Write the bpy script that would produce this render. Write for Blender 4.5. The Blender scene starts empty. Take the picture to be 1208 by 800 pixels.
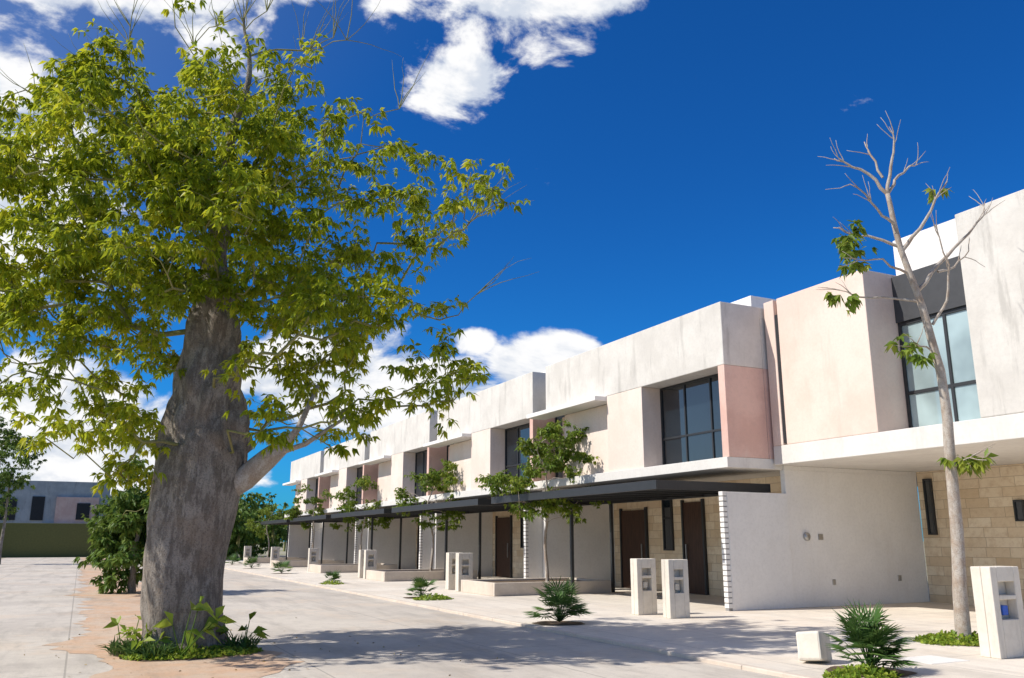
import bpy, math, random
import numpy as np
from mathutils import Vector, noise
random.seed(7); rng=np.random.default_rng(11)
scene=bpy.context.scene
scene.view_settings.view_transform='Standard'; scene.view_settings.look='None'; scene.view_settings.exposure=0
COL=scene.collection
PH=math.atan(.238); TH=math.radians(26.34)
RV=Vector((math.cos(TH),-math.sin(TH),0)); FV=Vector((math.sin(TH),math.cos(TH),0))
# ------------------------------------------------------------ node helpers
class NT:
    def __init__(s,tree): s.t=tree; s.t.nodes.clear()
    def n(s,kind,**kw):
        nd=s.t.nodes.new(kind)
        for k,v in kw.items(): setattr(nd,k,v)
        return nd
    def l(s,a,b): s.t.links.new(a,b)
    def m(s,op,a,b=None,c=None,clamp=False):
        nd=s.t.nodes.new('ShaderNodeMath'); nd.operation=op; nd.use_clamp=clamp
        for i,x in enumerate((a,b,c)):
            if x is None: continue
            if isinstance(x,(int,float)): nd.inputs[i].default_value=x
            else: s.l(x,nd.inputs[i])
        return nd.outputs[0]
    def mix(s,f,a,b,blend='MIX'):
        nd=s.t.nodes.new('ShaderNodeMix'); nd.data_type='RGBA'; nd.blend_type=blend
        for inp,x in ((nd.inputs[0],f),(nd.inputs[6],a),(nd.inputs[7],b)):
            if isinstance(x,(int,float)): inp.default_value=x
            elif isinstance(x,tuple): inp.default_value=(x[0],x[1],x[2],1)
            else: s.l(x,inp)
        return nd.outputs[2]
    def ramp(s,f,stops):
        nd=s.t.nodes.new('ShaderNodeMapRange'); nd.interpolation_type='SMOOTHSTEP'
        nd.inputs[1].default_value=stops[0]; nd.inputs[2].default_value=stops[1]
        nd.inputs[3].default_value=stops[2] if len(stops)>2 else 0; nd.inputs[4].default_value=stops[3] if len(stops)>3 else 1
        s.l(f,nd.inputs[0]); return nd.outputs[0]
def newmat(name):
    m=bpy.data.materials.new(name); m.use_nodes=True; return m,NT(m.node_tree)
def coords(t,sx=1,sy=1,sz=1):
    tc=t.n('ShaderNodeTexCoord')
    if sx==sy==sz==1: return tc.outputs['Object']
    mp=t.n('ShaderNodeMapping'); mp.inputs['Scale'].default_value=(sx,sy,sz)
    t.l(tc.outputs['Object'],mp.inputs[0]); return mp.outputs[0]
def noise_n(t,vec,scale,detail=4,rough=.6):
    n=t.n('ShaderNodeTexNoise'); n.inputs['Scale'].default_value=scale; n.inputs['Detail'].default_value=detail; n.inputs['Roughness'].default_value=rough
    t.l(vec,n.inputs['Vector']); return n.outputs['Fac']
def finish(t,col,rough=.85,bump=None,bstr=.3,bdist=.01,spec=.3):
    p=t.n('ShaderNodeBsdfPrincipled'); p.inputs['Specular IOR Level'].default_value=spec
    if isinstance(col,tuple): p.inputs['Base Color'].default_value=(*col,1)
    else: t.l(col,p.inputs['Base Color'])
    p.inputs['Roughness'].default_value=rough
    if bump is not None:
        b=t.n('ShaderNodeBump'); b.inputs['Strength'].default_value=bstr; b.inputs['Distance'].default_value=bdist
        t.l(bump,b.inputs['Height']); t.l(b.outputs[0],p.inputs['Normal'])
    o=t.n('ShaderNodeOutputMaterial'); t.l(p.outputs[0],o.inputs[0]); return p
def stucco(name,c1,c2,blot=.9,stain=.0,staincol=(.2,.19,.18),contrast=(.35,.65),bs=.25):
    m,t=newmat(name)
    v=coords(t)
    a=noise_n(t,v,blot,5,.68); f=noise_n(t,v,14,3,.7)
    col=t.mix(t.ramp(a,contrast),c1,c2)
    col=t.mix(t.m('MULTIPLY',t.ramp(f,(.4,.75)),.25),col,tuple(x*.7 for x in c1))
    if stain>0:
        s=noise_n(t,coords(t,1.6,1.6,.25),1.7,5,.7)
        col=t.mix(t.m('MULTIPLY',t.ramp(s,(.52,.7)),stain),col,staincol)
    finish(t,col,.88,f,bs,.012); return m
M={}
M['gray']=stucco('weathered_concrete',(.71,.68,.63),(.61,.58,.535),.8,.5,(.37,.35,.32))
M['graydark']=stucco('raw_gray_concrete',(.46,.46,.455),(.36,.365,.37),.9,.55,(.2,.2,.2))
M['cream']=stucco('pink_cream_stucco',(.83,.715,.63),(.77,.635,.545),.6,.3,(.64,.51,.43))
M['pink']=stucco('pink_chukum_stucco',(.76,.52,.44),(.67,.43,.36),.8,.55,(.76,.62,.54),(.38,.6))
M['boxpink']=stucco('pale_pink_stucco',(.82,.675,.585),(.76,.59,.50),.5,.4,(.62,.50,.42),(.36,.62))
M['white']=stucco('white_stucco',(.84,.815,.78),(.79,.765,.73),.7,.2,(.66,.62,.57),(.35,.65),.15)
M['slab']=stucco('light_slab_render',(.78,.75,.70),(.71,.675,.63),.8,.3,(.53,.49,.45))
M['planter']=stucco('beige_planter_render',(.68,.59,.49),(.60,.51,.42),1.2,.3,(.47,.4,.33))
M['limestone']=stucco('limestone_block',(.77,.71,.61),(.68,.615,.52),2.5,.4,(.46,.41,.34),(.3,.7),.5)
def m_stone():
    m,t=newmat('limestone_cladding')
    tc=t.n('ShaderNodeTexCoord'); sp=t.n('ShaderNodeSeparateXYZ'); t.l(tc.outputs['Object'],sp.inputs[0])
    cb=t.n('ShaderNodeCombineXYZ'); t.l(t.m('ADD',sp.outputs[1],sp.outputs[0]),cb.inputs[0]); t.l(sp.outputs[2],cb.inputs[1])
    b=t.n('ShaderNodeTexBrick'); b.inputs['Scale'].default_value=1; b.inputs['Brick Width'].default_value=.62; b.inputs['Row Height'].default_value=.24
    b.inputs['Mortar Size'].default_value=.006; b.inputs['Mortar Smooth'].default_value=.3; b.inputs['Bias'].default_value=0
    b.offset=.37; b.squash=1.5; b.squash_frequency=3
    b.inputs['Color1'].default_value=(.70,.54,.36,1); b.inputs['Color2'].default_value=(.88,.76,.58,1); b.inputs['Mortar'].default_value=(.46,.35,.24,1)
    t.l(cb.outputs[0],b.inputs['Vector'])
    n=noise_n(t,coords(t),5,5,.7)
    col=t.mix(t.m('MULTIPLY',t.ramp(n,(.42,.7)),.6),b.outputs['Color'],(.62,.46,.30))
    finish(t,col,.85,t.m('SUBTRACT',n,t.m('MULTIPLY',b.outputs['Fac'],.8)),.6,.02); return m
M['stone']=m_stone()
def m_ground(name,c1,c2,joint=None,jcol=.6,sc=.35,spots=.3,patch=None,st_amt=.6,pf=.5):
    m,t=newmat(name); v=coords(t)
    a=noise_n(t,v,sc,6,.68); f=noise_n(t,v,4,5,.74); g=noise_n(t,v,50,3,.7); st=noise_n(t,coords(t,1.0,.16,1),1.3,5,.7)
    col=t.mix(t.ramp(a,(.38,.62)),c1,c2)
    if patch: col=t.mix(t.m('MULTIPLY',t.ramp(noise_n(t,v,.42,6,.7),(.5,.62)),pf),col,patch)
    col=t.mix(t.m('MULTIPLY',t.ramp(f,(.47,.72)),spots),col,tuple(x*.58 for x in c1))
    col=t.mix(t.m('MULTIPLY',t.ramp(st,(.46,.68)),st_amt),col,tuple(x*.64 for x in c2))
    col=t.mix(t.m('MULTIPLY',t.ramp(g,(.5,.75)),.4),col,tuple(x*.5 for x in c1))
    h=t.m('ADD',t.m('MULTIPLY',f,.5),g)
    if joint:
        sp=t.n('ShaderNodeSeparateXYZ'); t.l(v,sp.inputs[0]); jm=None
        for ax,per in ((0,joint[0]),(1,joint[1])):
            fr=t.m('FRACT',t.m('DIVIDE',t.m('ADD',sp.outputs[ax],t.m('MULTIPLY',f,.012)),per)); w=.012/per
            ln=t.m('ADD',t.m('LESS_THAN',fr,w),t.m('GREATER_THAN',fr,1-w),clamp=True)
            jm=ln if jm is None else t.m('MAXIMUM',jm,ln)
        col=t.mix(t.m('MULTIPLY',jm,jcol),col,tuple(x*.35 for x in c1)); h=t.m('SUBTRACT',h,jm)
    finish(t,col,.9,h,.45,.016); return m
M['road']=m_ground('concrete_street_surface',(.61,.55,.47),(.52,.465,.40),(2.9,4.1),.5,spots=.38,patch=(.63,.51,.39),st_amt=.55)
M['walk']=m_ground('pale_sidewalk_surface',(.78,.705,.605),(.69,.615,.52),(1.675,1.675),.45,spots=.3,patch=(.73,.62,.50),st_amt=.35)
M['sand']=m_ground('sandy_median_surface',(.60,.39,.25),(.58,.45,.335),None,sc=.8,spots=.45)
M['terrain']=m_ground('dry_earth',(.46,.40,.31),(.24,.25,.13),None,sc=.08)
M['soil']=m_ground('dark_soil',(.17,.12,.08),(.11,.075,.05),None,sc=2)
def simple(name,c,rough=.5,metal=0,spec=.5,var=.15,sc=6):
    m,t=newmat(name); n=noise_n(t,coords(t),sc,4,.6)
    p=finish(t,t.mix(t.ramp(n,(.35,.7)),c,tuple(x*(1-var) for x in c)),rough,n,.08,.004,spec); p.inputs['Metallic'].default_value=metal; return m
M['black']=simple('charcoal_painted_steel',(.028,.03,.034),.45)
M['canopyunder']=simple('canopy_metal_deck',(.05,.053,.06),.5)
M['charcoal']=simple('charcoal_panel',(.05,.052,.058),.6)
M['metal']=simple('brushed_metal',(.5,.5,.5),.35,.9)
M['blue']=simple('blue_meter_plastic',(.02,.12,.6),.4)
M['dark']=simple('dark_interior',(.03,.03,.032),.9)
M['shadegap']=simple('louvre_gap_shade',(.30,.29,.28),.9)  # flat grey painted in for the shade between the louvre slats
M['curtain']=simple('pale_curtain',(.62,.68,.68),.8)
def m_wood():
    m,t=newmat('brown_wood_door'); n=noise_n(t,coords(t,12,12,.8),3,6,.6)
    finish(t,t.mix(t.ramp(n,(.3,.7)),(.085,.042,.027),(.045,.023,.016)),.45,n,.2,.004); return m
M['wood']=m_wood()
def m_glass(name,c,r=.04):
    m,t=newmat(name); n=noise_n(t,coords(t,.6,.6,.6),1.3,3,.5)
    p=finish(t,t.mix(t.ramp(n,(.35,.65)),c,tuple(x*.6 for x in c)),r,n,.05,.02,1.0); p.inputs['IOR'].default_value=1.6
    return m
M['glass']=m_glass('tinted_window_glass',(.012,.02,.028))
M['glasslight']=m_glass('window_glass_over_curtain',(.42,.54,.55),.06)
def m_leaf(name,dark,light,yellow,trans=.35):
    m,t=newmat(name)
    at=t.n('ShaderNodeAttribute'); at.attribute_name='tone'
    f=at.outputs['Fac']
    col=t.mix(t.ramp(f,(0,.7)),dark,light); col=t.mix(t.m('MULTIPLY',t.ramp(f,(.6,1.)),.85),col,yellow)
    p=t.n('ShaderNodeBsdfPrincipled'); p.inputs['Roughness'].default_value=.45; p.inputs['Specular IOR Level'].default_value=.25
    t.l(col,p.inputs['Base Color'])
    tr=t.n('ShaderNodeBsdfTranslucent'); t.l(t.mix(.5,col,yellow),tr.inputs[0])
    mx=t.n('ShaderNodeMixShader'); mx.inputs[0].default_value=trans
    t.l(p.outputs[0],mx.inputs[1]); t.l(tr.outputs[0],mx.inputs[2])
    o=t.n('ShaderNodeOutputMaterial'); t.l(mx.outputs[0],o.inputs[0]); return m
M['leaf']=m_leaf('ceiba_leaf',(.085,.165,.012),(.30,.41,.022),(.60,.57,.035),.5)
M['leaf2']=m_leaf('young_tree_leaf',(.07,.14,.02),(.18,.28,.035),(.32,.36,.05),.42)
M['leaffar']=m_leaf('distant_leaf',(.06,.12,.02),(.13,.22,.035),(.22,.28,.05),.3)
M['palm']=m_leaf('palm_blade',(.04,.10,.025),(.10,.2,.045),(.2,.27,.07),.25)
M['cover']=m_leaf('groundcover_leaf',(.12,.22,.02),(.27,.38,.04),(.4,.45,.06),.35)
def m_bark(name,c1,c2,c3,vert=.25,sc=3.5,bstr=.7):
    m,t=newmat(name); v=coords(t,1,1,vert); v2=coords(t)
    a=noise_n(t,v,sc*2.2,6,.72); b=noise_n(t,v2,sc*.5,4,.6); c=noise_n(t,v2,sc*9,4,.7)
    col=t.mix(t.ramp(a,(.42,.58)),c1,c2); col=t.mix(t.ramp(b,(.45,.7,0,.6)),col,c3); col=t.mix(t.m('MULTIPLY',t.ramp(c,(.48,.66)),.55),col,tuple(x*.45 for x in c2))
    finish(t,col,.9,t.m('ADD',t.m('MULTIPLY',a,.9),t.m('MULTIPLY',c,.45)),bstr,.04); return m
M['bark']=m_bark('ceiba_gray_bark',(.36,.315,.265),(.19,.16,.132),(.27,.205,.15),.3,4.5,1.0)
M['limb']=m_bark('green_brown_limb_bark',(.32,.31,.11),(.24,.24,.085),(.33,.27,.15),.4,5,.3)
M['palebark']=m_bark('pale_smooth_bark',(.50,.45,.39),(.40,.335,.275),(.34,.23,.15),.5,6,.25)
# ------------------------------------------------------------ mesh helpers
def empty(name):
    e=bpy.data.objects.new(name,None); e.empty_display_size=.3; COL.objects.link(e); return e
def mesh_obj(name,verts,faces,mat,parent=None,smooth=False):
    me=bpy.data.meshes.new(name); me.from_pydata(verts,[],faces); me.update()
    if mat: me.materials.append(mat)
    if smooth: me.polygons.foreach_set('use_smooth',[True]*len(me.polygons))
    o=bpy.data.objects.new(name,me); COL.objects.link(o)
    if parent: o.parent=parent
    return o
def boxes(name,bl,mat,parent=None,bevel=.012):
    V=[];F=[]
    for (x0,x1,y0,y1,z0,z1) in bl:
        i=len(V)
        V+=[(x0,y0,z0),(x1,y0,z0),(x1,y1,z0),(x0,y1,z0),(x0,y0,z1),(x1,y0,z1),(x1,y1,z1),(x0,y1,z1)]
        F+=[tuple(i+k for k in q) for q in ((0,3,2,1),(4,5,6,7),(0,1,5,4),(1,2,6,5),(2,3,7,6),(3,0,4,7))]
    o=mesh_obj(name,V,F,mat,parent)
    if bevel:
        b=o.modifiers.new('bevel','BEVEL'); b.width=bevel; b.segments=2; b.limit_method='ANGLE'
    return o
class Tubes:
    def __init__(s): s.V=[];s.F=[]
    def add(s,path,radii,sides=7,cap=True):
        n=len(path)
        if n<2: return
        up=Vector((.13,.21,.97)); base=len(s.V)
        for i,p in enumerate(path):
            d=(path[min(i+1,n-1)]-path[max(i-1,0)])
            if d.length<1e-6: d=Vector((0,0,1))
            d.normalize(); a=d.cross(up)
            if a.length<.05: a=d.cross(Vector((1,0,0)))
            a.normalize(); b=d.cross(a)
            for k in range(sides):
                th=2*math.pi*k/sides
                s.V.append(tuple(p+(a*math.cos(th)+b*math.sin(th))*radii[i]))
        for i in range(n-1):
            for k in range(sides):
                k2=(k+1)%sides
                s.F.append((base+i*sides+k,base+i*sides+k2,base+(i+1)*sides+k2,base+(i+1)*sides+k))
        if cap: s.F.append(tuple(base+(n-1)*sides+k for k in range(sides)))
    def build(s,name,mat,parent): return mesh_obj(name,s.V,s.F,mat,parent,True)
def norm(a): return a/np.maximum(np.linalg.norm(a,axis=1,keepdims=True),1e-6)
class Leaves:
    def __init__(s): s.P=[];s.D=[];s.L=[];s.W=[];s.T=[];s.N=[]
    def add(s,P,D,L,W,T,N=None):
        P=np.asarray(P,float);D=norm(np.asarray(D,float)); n=len(P)
        s.P.append(P);s.D.append(D);s.L.append(np.broadcast_to(L,(n,)).astype(float));s.W.append(np.broadcast_to(W,(n,)).astype(float));s.T.append(np.broadcast_to(T,(n,)).astype(float))
        if N is None: N=rng.normal(size=(n,3))*.6+np.array([0,0,.8])
        s.N.append(N)
    def build(s,name,mat,parent,droop=.18):
        P=np.concatenate(s.P);D=np.concatenate(s.D);L=np.concatenate(s.L)[:,None];W=np.concatenate(s.W)[:,None];T=np.concatenate(s.T);N=np.concatenate(s.N)
        S=norm(np.cross(D,N)); U=norm(np.cross(S,D)); n=len(P)
        mid=P+D*L*.45
        V=np.empty((n,5,3))
        V[:,0]=P; V[:,1]=mid+S*W*.5+U*W*.18; V[:,2]=mid-U*L*.02; V[:,3]=mid-S*W*.5+U*W*.18
        V[:,4]=P+D*L-np.array([0,0,1])*L*droop
        me=bpy.data.meshes.new(name)
        idx=np.arange(n)[:,None]*5
        VV=V.reshape(-1,3)
        q=np.stack([idx+0,idx+1,idx+4,idx+2,idx+0,idx+2,idx+4,idx+3],axis=2).reshape(-1)
        me.vertices.add(len(VV)); me.vertices.foreach_set('co',VV.reshape(-1))
        me.loops.add(len(q)); me.loops.foreach_set('vertex_index',q.astype(np.int32))
        me.polygons.add(n*2); me.polygons.foreach_set('loop_start',np.arange(0,n*8,4,dtype=np.int32))
        try: me.polygons.foreach_set('loop_total',np.full(n*2,4,dtype=np.int32))
        except Exception: pass
        me.update(calc_edges=True)
        at=me.attributes.new('tone','FLOAT','FACE'); at.data.foreach_set('value',np.repeat(T,2).astype(np.float32))
        me.materials.append(mat)
        o=bpy.data.objects.new(name,me); COL.objects.link(o)
        if parent: o.parent=parent
        return o
def clump_leaves(lv,tb,c,R,ntw,ngrp,nl,ll,lw,outdir,twr=.006,droop=.7,tonec=.55):
    tonec=tonec+random.uniform(-.2,.2)
    for _ in range(ntw):
        d=Vector(rng.normal(size=3)); d.z*=.6; d=(d.normalized()+outdir*.55+Vector((0,0,.15))).normalized()
        Lt=R*random.uniform(.6,1.35)
        st=c-outdir*R*.3+Vector(rng.normal(size=3))*R*.2
        path=[];p=st.copy();dd=d.copy();seg=5
        for i in range(seg+1):
            path.append(p.copy()); p=p+dd*Lt/seg; dd=(dd+Vector((0,0,-.07))+Vector(rng.normal(size=3))*.1).normalized()
        if tb: tb.add(path,[twr*(1-.13*i) for i in range(seg+1)],4,False)
        for g in range(ngrp):
            f=random.uniform(.15,1.0); k=f*seg; i=min(int(k),seg-1); q=path[i].lerp(path[i+1],k-i)
            pd=Vector(rng.normal(size=3)); pd.z=abs(pd.z)*.3; pd=(pd.normalized()+dd*.4).normalized()
            q=q+pd*random.uniform(.2,1.2)*ll
            n=max(3,nl+random.choice((-1,0,0,1))); ang=np.linspace(0,2*np.pi,n,endpoint=False)+rng.normal(size=n)*.3+random.random()*6
            ax=np.array(pd); a=np.cross(ax,[0,0,1.]); a/=max(np.linalg.norm(a),1e-4); b=np.cross(ax,a)
            D=ax*.5+np.outer(np.cos(ang),a)*.75+np.outer(np.sin(ang),b)*.5+np.array([0,0,-droop])+rng.normal(size=(n,3))*.22
            s=random.uniform(.7,1.2); t0=random.gauss(tonec,.2)
            N=rng.normal(size=(n,3))*.5+np.array([0,0,.8])
            lv.add(np.repeat(np.array(q)[None],n,0),D,ll*s*rng.uniform(.7,1.15,n),lw*s,np.clip(t0+rng.normal(size=n)*.1,0,1),N)
def make_tree(name,trunk,trad,clumps,barkmat,limbmat,leafmat,leafp,tip=.008,start=.3,sides=12,seglen=.25,wob=.06,gnarl=None,alpha=2.3,rmax=.3):
    par=empty(name)
    tt=Tubes(); tt.add(trunk,trad,sides)
    if gnarl: gnarl(tt,trunk,sides)
    tt.build('trunk',barkmat,par)
    nodes=[];parent=[];plen=[]
    n0=len(trunk)
    for i,p in enumerate(trunk):
        if i/n0>=start: nodes.append(p.copy()); parent.append(-1); plen.append(0)
    nt=len(nodes)
    def d2t(c): return min((c-nodes[i]).length for i in range(nt))
    ends=[]
    for ci in sorted(clumps,key=lambda c:d2t(c[0])):
        c=ci[0]; best=None;bc=1e9
        for i,p in enumerate(nodes):
            d=c-p; dist=d.length
            cost=dist+.22*plen[i]+max(0,p.z-c.z+.25*dist)*.9
            if dist<.35: cost+=1.0
            if cost<bc: bc=cost;best=i
        p=nodes[best]; d=c-p; n=max(2,int(d.length/seglen))
        if best>=nt: pd=(p-nodes[parent[best]]).normalized()
        else: pd=Vector((d.x,d.y,0)).normalized()*.8+Vector((0,0,.45))
        ctrl=p+pd*d.length*.45+Vector((0,0,.08*d.length))
        last=best; seed=random.random()*100
        for k in range(1,n+1):
            f=k/n; q=p.lerp(ctrl,f).lerp(ctrl.lerp(c,f),f)
            w=wob*math.sin(math.pi*min(f,.98))*(1+d.length*.4)
            q=q+Vector((noise.noise((seed,f*4,0)),noise.noise((seed,f*4,9)),noise.noise((seed,f*4,20))))*w*2
            nodes.append(q); parent.append(last); plen.append(plen[last]+d.length/n); last=len(nodes)-1
        ends.append((last,ci))
    acc=[0.0]*len(nodes); kids=[[] for _ in nodes]
    for i in range(nt,len(nodes)): kids[parent[i]].append(i)
    for e,_ in ends: acc[e]+=tip**alpha
    for i in range(len(nodes)-1,nt-1,-1):
        if parent[i]>=nt: acc[parent[i]]+=acc[i]+tip**alpha*.08
    rad=[min(rmax,a**(1/alpha)) if a>0 else tip for a in acc]
    tb=Tubes(); done=set()
    for i in range(nt,len(nodes)):
        if i in done: continue
        path=[nodes[parent[i]]]; rr=[min(rad[i]*1.25,rmax)]; j=i
        while True:
            done.add(j); path.append(nodes[j]); rr.append(max(rad[j],tip*.8))
            ks=[k for k in kids[j] if k not in done]
            if not ks: break
            j=max(ks,key=lambda k:rad[k])
        tb.add(path,rr,8 if rr[0]>.03 else 6)
    lv=Leaves()
    for e,(c,R,leafy) in ends:
        ctr=trunk[-1]*.5+trunk[0]*.5; od=Vector((c.x-ctr.x,c.y-ctr.y,(c.z-ctr.z)*.4)).normalized()
        ntw,ng,nl,ll,lw=leafp
        if leafy>0: clump_leaves(lv,tb,c,R,max(2,int(ntw*leafy)),ng,nl,ll,lw,od,twr=tip*.6)
        else:
            for _ in range(4):
                d=(od*.8+Vector((0,0,1.1))+Vector(rng.normal(size=3))*.5).normalized(); p=c.copy();path=[p.copy()]
                for k in range(5): p=p+d*R/4; d=(d+Vector(rng.normal(size=3))*.13).normalized(); path.append(p.copy())
                tb.add(path,[tip*1.2*(1-.16*k) for k in range(6)],4)
    tb.build('limbs',limbmat,par)
    if lv.P: lv.build('foliage',leafmat,par)
    return par
# ------------------------------------------------------------ ground
def sheet(name,x0,x1,y0,y1,z,mat,edge=None):
    if not edge: return mesh_obj(name,[(x0,y0,z),(x1,y0,z),(x1,y1,z),(x0,y1,z)],[(0,1,2,3)],mat)
    n=500; V=[];F=[]
    for i in range(n+1):
        y=y0+(y1-y0)*i/n
        e=lambda s:edge*(noise.noise((y*.35,s,0))+.5*noise.noise((y*1.6,s,0))+.25*noise.noise((y*4,s,0)))
        V+=[(x0+e(3),y,z),(x1+e(8),y,z)]
    for i in range(n): F.append((2*i,2*i+1,2*i+3,2*i+2))
    return mesh_obj(name,V,F,mat)
sheet('ground',-1500,1500,-1500,1500,0,M['terrain'])
sheet('street_pavement',-6.2,7.72,-12,97.5,.004,M['road'])
sheet('median_strip',.2,2.4,-12,95,.008,M['sand'],.8)
boxes('sidewalk',[(7.84,26,-12,75,-.05,.05)],M['walk'],None,.01)
boxes('kerb',[(7.72,7.84,-12+i*1.5,-12+i*1.5+1.494,-.05,.056) for i in range(58)],M['planter'],None,.012)
G=.05
# ------------------------------------------------------------ houses
def window(par,x,y0,y1,z0,z1,cols,transom,glass,fw=.055,name='window'):
    fr=[(x-.03,x+.05,y0,y1,z0,z0+fw),(x-.03,x+.05,y0,y1,z1-fw,z1),(x-.03,x+.05,y0,y0+fw,z0+fw,z1-fw),(x-.03,x+.05,y1-fw,y1,z0+fw,z1-fw)]
    for i in range(1,cols):
        yy=y0+(y1-y0)*i/cols; fr.append((x-.026,x+.046,yy-fw*.45,yy+fw*.45,z0+fw,z1-fw))
    if transom: fr.append((x-.023,x+.043,y0+fw,y1-fw,transom-fw*.5,transom+fw*.5))
    boxes(name+'_frame',fr,M['black'],par,.004)
    boxes(name+'_glass',[(x+.005,x+.02,y0+.02,y1-.02,z0+.02,z1-.02)],glass,par,0)
F0=13.65; LH=10.05; NU=5
def townhouse(Y0,k):
    h=empty('modern_townhouse'); Y1=Y0+LH
    boxes('upper_core',[(14.9,24,Y0+.004,Y1-.004,3.55,7.1)],M['gray'],h)
    boxes('street_facade',[(F0,14.897,Y0+3.5,Y0+5.3,3.553,5.797)],M['cream'],h)
    boxes('recessed_facade',[(13.98,14.896,Y0+5.303,Y0+8.4,3.553,5.655)],M['cream'],h)
    boxes('end_pier',[(F0+.003,14.897,Y0,Y0+.24,3.553,5.797)],M['pink'],h)
    boxes('end_wall',[(14.9,17,Y0-.004,Y0+.003,3.553,5.797)],M['pink'],h,0)
    boxes('parapet',[(F0,14.897,Y0-.002,Y0+9.1,5.8,7.4)],M['gray'],h,.02)
    boxes('parapet_coping',[(14.9,15.1,Y0+.01,Y0+9.1,7.1,7.39),(15.1,24,Y0+.006,Y0+.2,7.1,7.385)],M['gray'],h,.01)
    boxes('hood',[(13.25,13.975,Y0+5.32,Y1-.3,5.66,5.797)],M['white'],h)
    boxes('slab_edge',[(F0-.06,24,Y0+.002,Y1-.002,3.3,3.55)],M['slab'],h,.01)
    boxes('roof_box',[(15.3,17.6,Y0+.7,Y0+3.4,7.1,7.95)],M['white'],h)
    window(h,14.3,Y0+.25,Y0+3.49,3.56,5.79,3,4.35,M['glass'])
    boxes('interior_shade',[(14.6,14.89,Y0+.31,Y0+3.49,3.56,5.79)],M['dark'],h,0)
    window(h,14.5,Y0+8.62,Y0+9.95,3.56,5.9,2,4.35,M['glass'],name='slot_window')
    boxes('slot_pier',[(14.0,14.45,Y0+8.403,Y0+8.6,3.56,5.6)],M['pink'],h)
    boxes('rear_wall',[(16.7,17,Y0+.15,Y1-.1,G-.02,3.297)],M['stone'],h,0)
    boxes('doors',[(16.63,16.69,Y0+7.8,Y0+9.2,G,2.6),(16.63,16.69,Y0+4.85,Y0+5.75,G,2.75)],M['wood'],h,.005)
    boxes('door_frames',[(16.6,16.695,Y0+7.72,Y0+7.795,G,2.68),(16.6,16.695,Y0+9.205,Y0+9.28,G,2.68),(16.6,16.695,Y0+4.77,Y0+4.845,G,2.83),(16.6,16.695,Y0+5.755,Y0+5.83,G,2.83)],M['black'],h,.004)
    window(h,16.66,Y0+6.35,Y0+6.85,1.3,3.0,1,2.3,M['glass'],name='slit_window')
    boxes('door_handle',[(16.56,16.6,Y0+7.95,Y0+7.98,.9,1.5),(16.56,16.6,Y0+5.6,Y0+5.63,.9,1.5)],M['metal'],h,.003)
    boxes('party_wall',[(F0-.22,15.3,Y0-.09,Y0+.06,G,2.72),(15.303,20.0,Y0-.05,Y0+.1,G,3.298)],M['white'],h,.01)
    boxes('garage_side_wall',[(F0+.3,16.7,Y1-.3,Y1-.11,G,3.297)],M['white'],h,.01)
    boxes('louvre_slats',[(F0-.34,F0-.223,Y0-.085,Y0+.055,G+.06+i*.12,G+.155+i*.12) for i in range(22)],M['white'],h,.002)
    boxes('louvre_shade_strip',[(F0-.325,F0-.225,Y0-.07,Y0+.05,G,2.7)],M['shadegap'],h,0)  # strip added behind the slats, its grey imitates shade in the gaps
for k in range(NU): townhouse(15.9+LH*k,k)
def near_house():
    h=empty('modern_townhouse'); y=15.84
    boxes('pink_box',[(15,17,12.7,15.38,3.853,7.5),(15,17,15.5,y,3.853,7.5),(15.1,17,15.383,15.497,3.853,7.49)],M['boxpink'],h,.015)
    boxes('slot_window',[(15.02,15.095,15.383,15.497,3.9,7.1)],M['black'],h,0)
    boxes('upper_core',[(17.003,24,3,y,3.853,7.2)],M['gray'],h)
    boxes('gray_volume',[(15,17,2,10.35,3.853,7.95)],M['gray'],h,.02)
    boxes('lintel_panel',[(15.9,17,10.355,12.695,6.35,7.42)],M['charcoal'],h,.005)
    window(h,15.98,10.4,12.69,3.86,6.345,2,4.75,M['glasslight'],.075)
    boxes('window_back',[(16.2,16.3,10.36,12.69,3.87,6.34)],M['curtain'],h,0)
    boxes('slab_edge',[(14.997,24,2,y,3.4,3.85)],M['slab'],h,.012)
    boxes('roof_box',[(17.1,19.2,11.3,13.5,7.2,8.75)],M['white'],h)
    boxes('roof_box_lower',[(17.2,19.0,13.503,15.0,7.2,7.75)],M['slab'],h)
    boxes('stone_wall',[(20.003,20.3,2,y,G-.02,3.397)],M['stone'],h,0)
    window(h,19.95,15.38,15.62,1.75,3.2,1,None,M['glass'],.04,name='slit_window')
    window(h,19.95,12.95,13.2,2.05,2.55,1,None,M['glass'],.04,name='vent_window')
    boxes('side_wall_upper',[(15.303,20.0,15.845,15.95,3.2985,3.397)],M['white'],h,0)
    yy=15.845
    boxes('wall_plates',[(16.25,16.4,yy-.02,yy,1.62,1.76),(16.6,16.7,yy-.015,yy,.55,.68),(18.9,19.02,yy-.015,yy,.6,.74)],M['metal'],h,.004)
    V=[];Fc=[];n=20
    for j,(rr,dy) in enumerate(((.1,0),(.1,-.05),(.07,-.075))):
        for i in range(n): V.append((15.85+rr*math.cos(i/n*6.2832),yy+dy,1.7+rr*math.sin(i/n*6.2832)))
    for j in range(2):
        for i in range(n): Fc.append((j*n+i,j*n+(i+1)%n,(j+1)*n+(i+1)%n,(j+1)*n+i))
    Fc.append(tuple(range(2*n,3*n)))
    mesh_obj('round_wall_lamp',V,Fc,M['metal'],h,True)
near_house()
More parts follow.
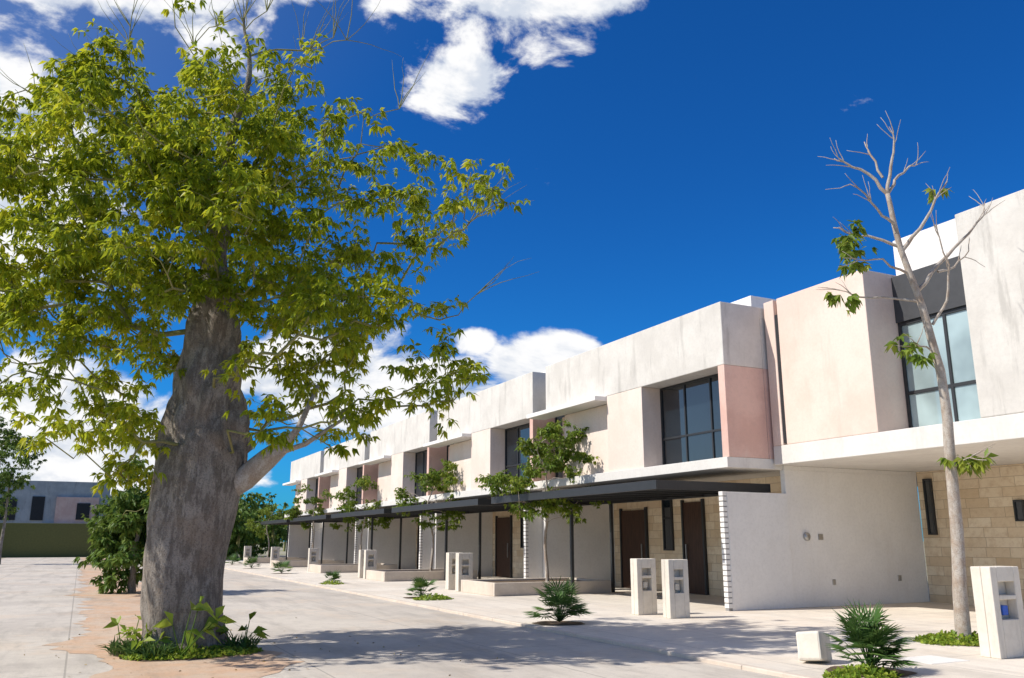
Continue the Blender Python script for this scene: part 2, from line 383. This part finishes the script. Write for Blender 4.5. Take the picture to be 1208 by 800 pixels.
# ------------------------------------------------------------ carport canopies
def canopy(Y0):
    c=empty('carport_canopy'); a=Y0+.35;b=Y0+9.35; x0=11.75;x1=15.2; z0=2.76;z1=2.97
    hx0,hx1,hy0,hy1=12.4,13.9,Y0+7.1,Y0+8.8
    boxes('perimeter_beam',[(x0,x0+.08,a,b,z0,z1),(x1-.08,x1,a,b,z0,z1),(x0+.08,x1-.08,a,a+.08,z0,z1),(x0+.08,x1-.08,b-.08,b,z0,z1)],M['black'],c,.004)
    zd0,zd1=z0+.12,z0+.17
    boxes('roof_deck',[(x0+.08,x1-.08,a+.08,hy0,zd0,zd1),(x0+.08,x1-.08,hy1,b-.08,zd0,zd1),(x0+.08,hx0,hy0,hy1,zd0,zd1),(hx1,x1-.08,hy0,hy1,zd0,zd1)],M['canopyunder'],c,0)
    n=8
    boxes('joists',[(x0+.08,x1-.08,a+i*(hy0-a)/n-.03,a+i*(hy0-a)/n+.03,z0+.02,zd0-.002) for i in range(1,n+1)]+[(x0+.08,x1-.08,hy1,hy1+.06,z0+.02,zd0-.002)],M['black'],c,.003)
    boxes('posts',[(13.2,13.29,Y0+6.75,Y0+6.84,G,z0+.02),(14.85,14.94,Y0+7.1,Y0+7.19,G,z0+.02)],M['black'],c,.004)
for k in range(NU): canopy(15.9+LH*k)
def planter(Y0):
    p=empty('planter_box'); x0,x1,y0,y1=10.75,14.7,Y0+6.95,Y0+9.4
    w=.14;z=.42
    boxes('planter_walls',[(x0,x1,y0,y0+w,G,z),(x0,x1,y1-w,y1,G,z),(x0,x0+w,y0+w,y1-w,G,z),(x1-w,x1,y0+w,y1-w,G,z)],M['planter'],p,.015)
    boxes('soil',[(x0+w,x1-w,y0+w,y1-w,G,z-.06)],M['soil'],p,0)
for k in range(NU): planter(15.9+LH*k)
def young_tree(x,y,z,H,seed,R=1.5,dense=1.0,leaf=(8,8,5,.14,.06)):
    random.seed(seed)
    tr=[];n=14
    for i in range(n+1):
        f=i/n; tr.append(Vector((x+.25*noise.noise((seed,f*2,0))*f*2,y+.3*noise.noise((seed,f*2,5))*f*2,z+H*.72*f)))
    rad=[.055*(1-.7*i/n)+.005 for i in range(n+1)]
    cl=[]
    for i in range(int(34*dense)):
        a=random.random()*6.283; zz=random.random(); rr=R*math.sqrt(random.random())*(1-.5*abs(zz-.35))
        cl.append((Vector((x+rr*math.cos(a),y+rr*math.sin(a),z+H*(.42+.52*zz))),random.uniform(.25,.42),1 if random.random()<.85 else .5))
    make_tree('young_tree',tr,rad,cl,M['palebark'],M['palebark'],M['leaf2'],leaf,tip=.006,start=.35,sides=8,wob=.05,rmax=.04)
young_tree(13.0,23.8,.36,4.9,3,2.0,1.3)
young_tree(13.1,34.0,.36,4.6,5,1.8,.9)
young_tree(13.1,44.1,.36,4.6,8,1.7,.7)
young_tree(13.0,54.1,.36,4.8,12,1.8,.5)
young_tree(12.5,66.,.05,4.6,14,1.9,.5)
def pillar(x,y,w=.5,d=.26,h=1.17,blue=False):
    p=empty('utility_meter_pillar'); t=.13
    x0,x1,y0,y1=x-w/2,x+w/2,y-d/2,y+d/2; z1=G+h
    boxes('concrete_body',[(x0,x1,y0+.15,y1,G,z1),(x0,x0+t,y0,y0+.147,G,z1),(x1-t,x1,y0,y0+.147,G,z1),
        (x0+t,x1-t,y0,y0+.147,G,G+.5),(x0+t,x1-t,y0,y0+.147,z1-.2,z1),(x0+t,x1-t,y0,y0+.147,G+.76,G+.82)],M['limestone'],p,.012)
    boxes('meter',[(x-.06,x+.06,y0+.06,y0+.148,G+.55,G+.68)],M['blue'] if blue else M['metal'],p,.01)
for x,y in ((11.1,15.95),(11.2,14.95)): pillar(x,y)
for k in range(1,6):
    pillar(11.05,15.9+LH*k-.2)
    if k<3: pillar(11.1,15.9+LH*k+.75)
pillar(11.55,8.05,.62,.3,1.2,True)
bl=boxes('limestone_block',[(-.19,.19,-.16,.16,0,.36)],M['limestone'],None,.03); bl.location=(8.75,8.75,G+.02); bl.rotation_euler=(math.radians(-6),math.radians(9),.4)
boxes('utility_cover',[(10.0,10.75,8.0,8.6,.0,.054)],M['slab'],None,.003)
# ------------------------------------------------------------ plants
def spiky(x,y,R,H,n,seed,name='fan_palm_plant'):
    random.seed(seed); p=empty(name); lv=Leaves(); tb=Tubes()
    for i in range(n):
        a=random.random()*6.283; e=random.uniform(.15,1.35); L=random.uniform(.6,1)
        d=Vector((math.cos(a)*math.cos(e),math.sin(a)*math.cos(e),math.sin(e)))
        base=Vector((x,y,G+.03)); tip=base+Vector((d.x*R*.55*L,d.y*R*.55*L,d.z*H*.6*L))
        tb.add([base,base.lerp(tip,.5)+Vector((0,0,.02)),tip],[.008,.006,.004],4)
        m=11; fan=np.linspace(-1.25,1.25,m); s=Vector((-math.sin(a),math.cos(a),0))
        D=np.array([list(d*math.cos(f)+s*math.sin(f)+Vector((0,0,-.12))) for f in fan])
        lv.add(np.repeat(np.array(tip)[None],m,0),D,R*.55*L*rng.uniform(.85,1.1,m),.028,np.clip(random.gauss(.5,.2)+rng.normal(size=m)*.05,0,1),np.repeat(np.array(d.cross(s)*-1)[None],m,0)+rng.normal(size=(m,3))*.2)
    tb.build('stems',M['palm'],p); lv.build('blades',M['palm'],p,.1)
def disc(name,x,y,r,z,mat,par=None):
    n=28;V=[(x+r*(1+.2*noise.noise((i*.5,x,y)))*math.cos(i/n*6.2832),y+r*(1+.2*noise.noise((i*.5,y,x)))*math.sin(i/n*6.2832),z) for i in range(n)]
    return mesh_obj(name,V,[tuple(range(n))],mat,par)
def groundcover(x,y,rx,ry,n,ll,seed,h=.16,name='groundcover_plants',mat='cover',lw=.5,z0=G):
    random.seed(seed); p=empty(name); lv=Leaves()
    a=rng.random(n)*6.283; r=np.sqrt(rng.random(n))
    P=np.stack([x+rx*r*np.cos(a),y+ry*r*np.sin(a),z0+rng.random(n)*h*(1.05-r)],1)
    D=rng.normal(size=(n,3)); D[:,2]=np.abs(D[:,2])*.8+.15
    lv.add(P,D,ll*rng.uniform(.6,1.2,n),ll*lw,rng.random(n)); lv.build('leaves',M[mat],p)
for i,(x,y,R,H,n) in enumerate([(8.45,15.0,.72,1.05,48),(8.75,8.0-.12,.6,1.0,58),(8.7,23.3,.6,.75,28),(8.6,32.6,.55,.5,22),(8.9,43.2,.75,.8,24),(9,52,.8,.9,24),(9.1,60,.9,1.0,22)]):
    disc('planting_bed_soil',x,y,.5,G+.004,M['soil']); spiky(x,y,R,H,n,40+i)
groundcover(8.7,22.4,.55,.35,500,.1,3)
groundcover(8.4,31.8,.4,.4,200,.1,4)
disc('planting_bed_soil',12.75,9.45,.7,G+.004,M['soil']); groundcover(12.6,9.5,.78,.6,1500,.09,5)
groundcover(8.3,7.6,.5,.3,500,.09,6)
disc('tree_bed_soil',1.56,14.0,1.0,.012,M['soil'])
groundcover(1.6,13.55,.95,.5,1700,.09,7,.12,z0=.01)
groundcover(-6.9,66,1.2,20,2500,.35,8,1.0,'verge_shrubs','leaffar',z0=.01)
def broadleaf(x,y,n,L,seed):
    random.seed(seed); p=empty('broadleaf_plant'); tb=Tubes(); lv=Leaves()
    for i in range(n):
        a=random.random()*6.283; e=random.uniform(.7,1.4); s=random.uniform(.5,1)
        d=Vector((math.cos(a)*math.cos(e),math.sin(a)*math.cos(e),math.sin(e))); b=Vector((x+random.uniform(-.06,.06),y+random.uniform(-.06,.06),.0)); t=b+d*L*s
        tb.add([b,b.lerp(t,.5),t],[.01,.008,.006],5)
        m=3
        D=np.array([list(Vector((d.x,d.y,.1))+Vector((random.uniform(-.5,.5),random.uniform(-.5,.5),random.uniform(-.4,.5)))) for _ in range(m)])
        lv.add(np.repeat(np.array(t)[None],m,0),D,L*.42,L*.2,rng.random(m)*.6+.3)
    tb.build('stems',M['cover'],p); lv.build('leaves',M['cover'],p,.25)
for i,(dx,dy,L,n) in enumerate([(-.8,.1,.5,6),(-.55,-.5,.45,6),(-.15,-.85,.72,7),(.7,-.45,.55,7)]):
    broadleaf(1.56+dx,14.1+dy,n,L,60+i)
def grass(x,y,r,n,L):
    p=empty('grass_tuft'); lv=Leaves(); a=rng.random(n)*6.283; q=np.sqrt(rng.random(n))*r
    P=np.stack([x+q*np.cos(a),y+q*np.sin(a),np.zeros(n)],1); D=rng.normal(size=(n,3))*.5; D[:,2]=1
    lv.add(P,D,L*rng.uniform(.6,1.1,n),.022,rng.random(n)); lv.build('blades',M['palm'],p,.3)
for dx,dy in ((-.85,-.1),(-.65,-.4),(.75,-.4),(-.45,-.7)): grass(1.56+dx,14.1+dy,.2,120,.4)
# a few fallen leaves near the tree
lv=Leaves(); n=130
P=np.stack([1.8+rng.normal(size=n)*1.8,13+rng.normal(size=n)*2.5,np.full(n,.014)],1)
D=rng.normal(size=(n,3)); D[:,2]*=.05
lv.add(P,D,.06*rng.uniform(.5,1.2,n),.022,rng.random(n)); fl=lv.build('fallen_leaves',m_leaf('dry_leaf',(.22,.15,.07),(.36,.26,.12),(.45,.36,.15),.1),None,0)
# ------------------------------------------------------------ big ceiba tree
BX,BY=1.56,14.16
def W(r,z,d=0): return Vector((BX,BY,0))+RV*r+FV*d+Vector((0,0,z))
tz=[(0,.66),(.12,.60),(.4,.565),(1.0,.575),(1.7,.61),(2.4,.66),(2.9,.66),(3.4,.60),(4.0,.53),(4.6,.44),(5.2,.35),(6.0,.22),(7,.14),(8,.10),(9,.06),(10,.035),(10.8,.015)]
def lerp_r(z):
    for i in range(len(tz)-1):
        if tz[i][0]<=z<=tz[i+1][0]:
            f=(z-tz[i][0])/(tz[i+1][0]-tz[i][0]); return tz[i][1]*(1-f)+tz[i+1][1]*f
    return tz[-1][1]
N=150; trunk=[];trad=[]
for i in range(N+1):
    z=10.8*i/N; w=max(0,z-5)
    trunk.append(W(.18*noise.noise((z*.35,1,1))+.03*w+.22*noise.noise((z*.9,4,1))*min(1,w),z-.02,.15*noise.noise((z*.35,9,1))+.2*noise.noise((z*.9,14,1))*min(1,w))); trad.append(lerp_r(z))
def gnarl(tt,tr,sides):
    for vi,v in enumerate(tt.V):
        ring=vi//sides; c=tr[min(ring,len(tr)-1)]; p=Vector(v); d=p-c; d.z=0
        if d.length<1e-4: continue
        a=math.atan2(d.y,d.x); z=p.z
        k=noise.noise((math.cos(a)*1.3,math.sin(a)*1.3,z*.5))*.14+noise.noise((math.cos(a)*3.2,math.sin(a)*3.2,z*.8))*.08+noise.noise((math.cos(a)*8,math.sin(a)*8,z*1.6))*.04
        k+=.08*max(0,1-z/.6)*math.cos(a*5+1)
        if 3.0<z<5.2: k+=.28*noise.noise((math.cos(a)*2.5,math.sin(a)*2.5,z*2.2))
        tt.V[vi]=tuple(p+d*k)
C=[(-2.1,9.2),(-3.05,8.55),(-3.4,7.6),(-1.1,9.5),(-.3,10.1,.35),(.85,9.2),(1.65,9.3,.4),(-1.7,8.2),(-2.65,7.45),(-3.4,6.55),(-2.8,6.25),(-2.15,6.85),(-1.2,7.15),(-.5,7.9),(.35,8.1),(1.05,8.1),(1.95,7.75),(2.5,8.25,.6),(3.4,8.0,.6),(4.26,7.7,.5),(4.77,7.1,.4),(3.7,7.0,.8),(2.85,7.15),(2.3,6.4),(3.15,6.25,.7),(3.7,6.4,.5),(1.75,5.8),(1.0,6.85),(.15,6.7),(-.5,6.25),(-1.5,5.95),(-2.25,5.5),(-3.1,5.5),(-2.75,4.8),(-2.0,4.5),(-2.35,3.95),(-1.65,3.8),(-1.2,4.8),(-1.45,3.0),(-.95,3.4),(-1.15,2.6,.6),(1.7,4.8),(2.35,5.2),(2.9,5.2),(3.6,5.2,.6),(3.9,4.35,.8),(3.5,3.95,.8),(2.8,3.8,.8),(2.15,3.8,.7),(1.35,3.5,.7),(4.1,4.2,.5),(2.0,3.3,.5),(-3.6,7.0,.7),(-3.9,6.0,.6),(-4.0,8.0,.5),(-3.7,4.9,.5),(-1.9,7.5),(-.9,8.8),(0,9.0),(.5,7.4),(1.5,7.2),(-.1,7.3),(.2,5.9),(.8,5.4),(1.2,6.2),(-.3,5.4),(-1.6,5.2),(-3.2,4.2,.6),(-1.3,6.4),(.5,8.6),(2.0,5.5),(1.3,4.4),(2.2,4.5,.8),(-2.4,8.7),(-3.0,7.9),(-3.7,8.6,.6),(-2.6,5.9),(-3.3,5.9),(-2.4,5.0),(-1.9,6.3),(-1.7,9.3),(-2.9,9.2,.7),(-3.9,7.5,.7)]
clumps=[]; random.seed(21)
for c in C:
    r,z=c[0],c[1]; lf=c[2] if len(c)>2 else 1
    dm=math.sqrt(max(.1,1-(r/4.6)**2))*2.5
    for j in range(3 if lf==1 else 2):
        d=random.uniform(-dm,dm)
        if z<5.2 and abs(r)<1.3 and d<0 and r>-.4: d=abs(d)
        clumps.append((W(r+random.uniform(-.3,.3),z+random.uniform(-.3,.3)+(z-1.6)/13.4*d*.6,d),random.uniform(.36,.58),lf))
for r,z,d,lf in [(-.55,4.2,-1.0,.9),(-.5,3.0,-1.0,.6),(-.6,3.4,-1.2,.8),(-.1,5.4,-1.0,1),(.6,5.3,-.9,1),(.3,5.9,-1.4,1),(.9,4.6,1.3,1),(.75,5.6,1.6,1),(-.2,5.0,1.7,1),(1.2,4.2,1.4,1),(.9,3.6,1.6,.8),(-.9,5.4,-1.3,1),(-.7,2.5,-.9,.5),(-.35,6.4,-1.2,1),(.2,7.0,-1.2,1),(.1,5.2,-1.3,1),(.5,6.2,-1.5,1)]:
    clumps.append((W(r,z,d),.5,lf))
for i in range(70):
    r=random.gauss(-.6,1.35); z=random.uniform(5.2,8.9); d=random.gauss(-.3,1.1)
    clumps.append((W(r,z,d),random.uniform(.35,.5),1))
for r,z,d in [(-.5,10.7,.3),(.6,10.6,-.3),(1.2,10.2,.3),(2.0,10.1,-.2),(-2.6,9.7,.4),(-1.6,10.1,-.6),(-3.6,9.3,.3),(-4.2,8.8,.0),(2.9,9.0,.2),(.1,10.8,.1),(4.3,5.6,.2),(4.2,6.6,-.5),(-1.0,10.5,.6),(1.6,10.6,.5),(.3,10.2,-.6),(-2.0,10.3,.2),(.9,10.6,.9)]:
    clumps.append((W(r,z,d),.9,0))
big=make_tree('ceiba_tree',trunk,trad,clumps,M['bark'],M['limb'],M['leaf'],(8,7,5,.14,.05),tip=.008,start=.25,sides=56,wob=.12,gnarl=gnarl,alpha=2.3,rmax=.13)
tb=Tubes(); tb.add([W(.3,2.35),W(.75,2.55,-.1),W(1.1,2.85,-.15),W(1.35,3.05,-.2)],[.24,.19,.16,.12],14)
tb.add([W(1.3,3.0,-.2),W(1.55,3.3,-.2),W(1.8,4.0,-.1)],[.07,.05,.03],8)
tb.add([W(1.2,2.9,-.2),W(1.7,3.05,-.3),W(2.4,3.5,-.4)],[.05,.04,.02],8)
tb.build('stub_limb',M['palebark'],big)
# ------------------------------------------------------------ bare slender tree
a0=14.06
def Q(r,z,d=0): return FV*(a0+d)+RV*r+Vector((0,0,z))
tp=[(7.1,.0),(7.13,.8),(7.2,1.7),(7.22,2.6),(7.26,3.5),(7.24,4.35),(7.12,5.1),(6.98,5.8),(6.8,6.5),(6.72,7.1),(6.65,7.7)]
tp2=[]
for i in range(len(tp)-1):
    for j in range(4):
        f=j/4; tp2.append(Q(tp[i][0]*(1-f)+tp[i+1][0]*f+.025*noise.noise((i+f,2,2)),G+tp[i][1]*(1-f)+tp[i+1][1]*f))
tr2=[.12-.082*(i/len(tp2))**.8 for i in range(len(tp2))]
sl=empty('slender_bare_tree'); t2=Tubes(); t2.add(tp2,tr2,12)
def br(pts,r0,r1,d=0.):
    P=[]
    for i in range(len(pts)-1):
        for j in range(3):
            f=j/3; a=pts[i];b=pts[i+1]; P.append(Q(a[0]*(1-f)+b[0]*f+.05*noise.noise((a[0]*5,i+f*2,1)),a[1]*(1-f)+b[1]*f+.05*noise.noise((a[1]*5,i+f*2,7)),d*(i+f)))
    P.append(Q(pts[-1][0],pts[-1][1],d*(len(pts)-1)))
    n=len(P); t2.add(P,[r0+(r1-r0)*i/(n-1) for i in range(n)],7)
    for k in range(max(2,n//2)):
        i=random.randint(n//2,n-1); p=P[i]; dr=(P[i]-P[i-1]).normalized(); dr=(dr+Vector(rng.normal(size=3))*.5+Vector((0,0,.25))).normalized()
        path=[p.copy()]
        for _ in range(4): p=p+dr*random.uniform(.07,.14); dr=(dr+Vector(rng.normal(size=3))*.12).normalized(); path.append(p.copy())
        t2.add(path,[r1*1.1,r1*.9,r1*.75,r1*.6,r1*.4],5)
random.seed(4)
for pts,r0,d in [([(6.66,7.6),(6.4,8.0),(6.0,8.25),(5.85,8.35)],.035,.05),([(6.66,7.6),(6.75,8.1),(6.85,8.5),(6.83,8.75)],.035,-.05),([(6.67,7.6),(6.9,7.9),(7.2,8.2),(7.4,8.3)],.032,.1),
    ([(6.75,7.0),(6.5,7.15),(6.2,7.5),(5.9,7.65)],.03,-.1),([(6.8,6.6),(6.4,6.8),(6.05,6.9),(5.75,7.05)],.032,.08),([(6.8,6.5),(7.1,6.9),(7.4,7.4),(7.6,7.7)],.04,-.1),
    ([(7.0,5.8),(7.5,6.3),(8.0,6.8),(8.5,7.3),(8.62,7.6)],.04,.1),([(7.4,6.15),(7.75,6.25),(8.1,6.6)],.025,.1),([(6.9,6.1),(6.4,6.3),(5.9,6.25)],.025,-.15),([(7.05,5.6),(6.6,5.7),(6.1,5.75),(5.8,5.9)],.025,.1),
    ([(7.2,4.7),(6.9,4.8),(6.75,4.85)],.018,-.1),([(7.2,5.2),(7.45,5.6),(7.5,6.2),(7.3,6.9)],.026,-.1),([(7.22,2.7),(7.4,2.9),(7.5,2.95)],.015,-.1),([(6.62,7.9),(6.5,8.4),(6.45,8.7)],.024,.1)]:
    br(pts,r0,.009,d)
t2.build('trunk_and_branches',M['palebark'],sl)
lv=Leaves()
for r,z,R,n in [(5.95,6.55,.28,4),(5.75,6.3,.22,3),(5.6,5.75,.25,3),(6.75,4.75,.3,4),(7.5,2.9,.32,5),(7.55,7.7,.1,1),(6.05,6.75,.2,2)]:
    clump_leaves(lv,None,Q(r,z,-.1),R,n,5,5,.19,.08,Vector((0,0,0.01)))
lv.build('foliage',M['leaf2'],sl)
def blobtree(name,x,y,H,R,seed,n=26,leaf=(9,7,5,.24,.1),z=0,trunkf=.3):
    random.seed(seed); tr=[Vector((x+.1*noise.noise((seed,i*.3,0)),y,z+H*.6*i/10)) for i in range(11)]; rd=[.13*(1-.07*i) for i in range(11)]
    cl=[]
    for i in range(n):
        v=Vector(rng.normal(size=3)).normalized()*random.uniform(.35,1)
        cl.append((Vector((x+v.x*R,y+v.y*R,z+H*(trunkf+(1-trunkf)*.5)+v.z*H*(1-trunkf)*.48)),R*.3,1))
    make_tree(name,tr,rd,cl,M['bark'],M['limb'],M['leaffar'],leaf,tip=.012,start=.2,sides=10,wob=.1)
blobtree('median_tree',1.6,30,4.2,1.7,1,32,trunkf=.02)
blobtree('median_tree',2.5,55,4.6,2.2,3,20,trunkf=.1)
blobtree('street_tree',-4.9,70,11,3.0,4,26)
# ------------------------------------------------------------ background
boxes('boundary_wall',[(-60,7.5,98,98.4,0,3.3)],simple('olive_painted_wall',(.13,.13,.035),.8),None,.03)
def distant_house():
    h=empty('distant_house')
    boxes('upper_walls',[(-26,2.6,114,126,3.4,8.4)],M['graydark'],h); boxes('facade_band',[(-25,-9,113.7,113.997,3.4,6.6),(-3,1.5,113.7,113.997,3.4,6.6)],M['pink'],h)
    boxes('lower_walls',[(-24,6,115,126,0,3.397)],M['white'],h); boxes('side_block',[(2.603,6.5,116,126,3.4,7.0)],M['boxpink'],h)
    boxes('windows',[(-8.5,-7,113.9,114.03,3.9,6.3),(-5.5,-4.2,113.9,113.995,3.9,6.6),(-18,-16.5,113.6,113.69,4,5.9),(-.8,.6,113.6,113.69,4,5.9),(3.3,4.2,115.9,115.99,4,5.9),(5,5.8,115.9,115.99,4,5.9)],M['dark'],h,0)
    boxes('white_bands',[(-24,-9,113.2,113.69,3.1,3.39),(-4,6.5,113.2,113.69,3.1,3.39)],M['white'],h)
distant_house()
dt=empty('distant_trees'); lv=Leaves(); tb=Tubes(); random.seed(9)
for i in range(58):
    if i<24: x=random.uniform(8,18); y=random.uniform(72,100); H=random.uniform(4.6,7.2)
    elif i<32: x=random.uniform(4,10); y=random.uniform(99,112); H=random.uniform(5,7.5)
    else: x=random.uniform(-70,30); y=random.uniform(130,175); H=random.uniform(5,8.5)
    tb.add([Vector((x,y,0)),Vector((x+.2,y,H*.4)),Vector((x,y,H*.7))],[.2,.14,.08],7)
    for j in range(16):
        v=Vector(rng.normal(size=3)).normalized()*random.uniform(.3,1)
        c=Vector((x+v.x*H*.4,y+v.y*H*.4,H*.5+v.z*H*.44)); clump_leaves(lv,None,c,H*.15,4,4,4,.45,.24,Vector((v.x,v.y,.2)).normalized())
tb.build('trunks',M['limb'],dt); lv.build('foliage',M['leaffar'],dt)
# ------------------------------------------------------------ light
sun_dir=Vector((-1,.25,0)).normalized(); EL=math.radians(46)
sd=sun_dir*math.cos(EL)+Vector((0,0,math.sin(EL)))
L=bpy.data.lights.new('sun','SUN'); L.energy=5; L.angle=math.radians(.53); L.color=(1,.95,.87)
lo=bpy.data.objects.new('sun',L); COL.objects.link(lo); lo.rotation_euler=sd.to_track_quat('Z','Y').to_euler()
w=bpy.data.worlds.new('World'); scene.world=w; w.use_nodes=True; t=NT(w.node_tree)
sky=t.n('ShaderNodeTexSky'); sky.sky_type='NISHITA'; sky.sun_disc=False; sky.sun_elevation=EL; sky.sun_rotation=math.atan2(sun_dir.x,sun_dir.y)
sky.air_density=1.0; sky.dust_density=.4; sky.ozone_density=2
tc=t.n('ShaderNodeTexCoord'); sp=t.n('ShaderNodeSeparateXYZ'); t.l(tc.outputs['Generated'],sp.inputs[0])
az=t.m('ARCTAN2',sp.outputs[0],sp.outputs[1]); el=t.m('ARCSINE',sp.outputs[2])
cv=t.n('ShaderNodeCombineXYZ'); t.l(az,cv.inputs[0]); t.l(t.m('MULTIPLY',el,1.7),cv.inputs[1])
def cn(off=None,scale=6.5,detail=9,rough=.6):
    n=t.n('ShaderNodeTexNoise'); n.inputs['Scale'].default_value=scale; n.inputs['Detail'].default_value=detail; n.inputs['Roughness'].default_value=rough; n.inputs['Distortion'].default_value=.3
    if off:
        va=t.n('ShaderNodeVectorMath'); va.operation='ADD'; va.inputs[1].default_value=off; t.l(cv.outputs[0],va.inputs[0]); t.l(va.outputs[0],n.inputs['Vector'])
    else: t.l(cv.outputs[0],n.inputs['Vector'])
    return n.outputs['Fac']
n1=cn(); n2=cn((-.02,.035,0),detail=5)
mask=None
for a,e,sa,se,amp in [(29,38.5,16,8,1.35),(22.3,30,6,3.4,1.0),(10,39,20,8.5,1.3),(-3,36,17,9.5,1.2),(-9,20,12,12,1.15),(29.5,11.3,7,3.8,1.2),(15,10,15,5.0,1.2),(23.3,13.2,2.8,1.5,1.0),(25,8,12,4.0,1.2),(-5,5,18,7.8,1.3),(34,9,4.5,2.0,1.05),(-70,28,35,14,.9)]:
    dx=t.m('DIVIDE',t.m('SUBTRACT',az,math.radians(a)),math.radians(sa)); dy=t.m('DIVIDE',t.m('SUBTRACT',el,math.radians(e)),math.radians(se))
    d=t.m('SQRT',t.m('ADD',t.m('MULTIPLY',dx,dx),t.m('MULTIPLY',dy,dy)))
    f=t.m('MULTIPLY',t.ramp(d,(.0,1.3,1,0)),amp); mask=f if mask is None else t.m('MAXIMUM',mask,f)
dens=t.m('ADD',t.m('MULTIPLY',t.m('SUBTRACT',n1,.5),1.75),t.m('MULTIPLY',mask,.66)); cf=t.ramp(dens,(.29,.52))
lit=t.ramp(t.m('SUBTRACT',n1,n2),(-.11,.05))
# polarised-sky effect: sky deepest at right angles to the sun
dp=t.n('ShaderNodeVectorMath'); dp.operation='DOT_PRODUCT'; t.l(tc.outputs['Generated'],dp.inputs[0]); dp.inputs[1].default_value=tuple(sd)
pol=t.ramp(t.m('ABSOLUTE',t.m('ADD',dp.outputs['Value'],.05)),(.32,.85))
tint=t.mix(pol,(.07,.56,1.10),(.9,1.0,1.05))
skyc=t.mix(1.0,sky.outputs[0],tint,'MULTIPLY')
skyc=t.mix(1.0,skyc,t.mix(t.ramp(el,(0,.45)),(.92,.84,.84),(.72,.66,.75)),'MULTIPLY')
cl=t.mix(lit,(4.6,5.0,5.7),(6.9,6.9,6.95))
res=t.mix(cf,skyc,cl)
bg=t.n('ShaderNodeBackground'); bg.inputs['Strength'].default_value=.145; t.l(res,bg.inputs[0])
wo=t.n('ShaderNodeOutputWorld'); t.l(bg.outputs[0],wo.inputs[0])
# ------------------------------------------------------------ camera
cd=bpy.data.cameras.new('camera'); cd.lens=36*1000/1208; cd.sensor_width=36; cd.clip_end=4000; cd.clip_start=.1
co=bpy.data.objects.new('camera',cd); COL.objects.link(co); co.location=(0,0,1.6); co.rotation_euler=(math.pi/2+PH,0,-TH); scene.camera=co
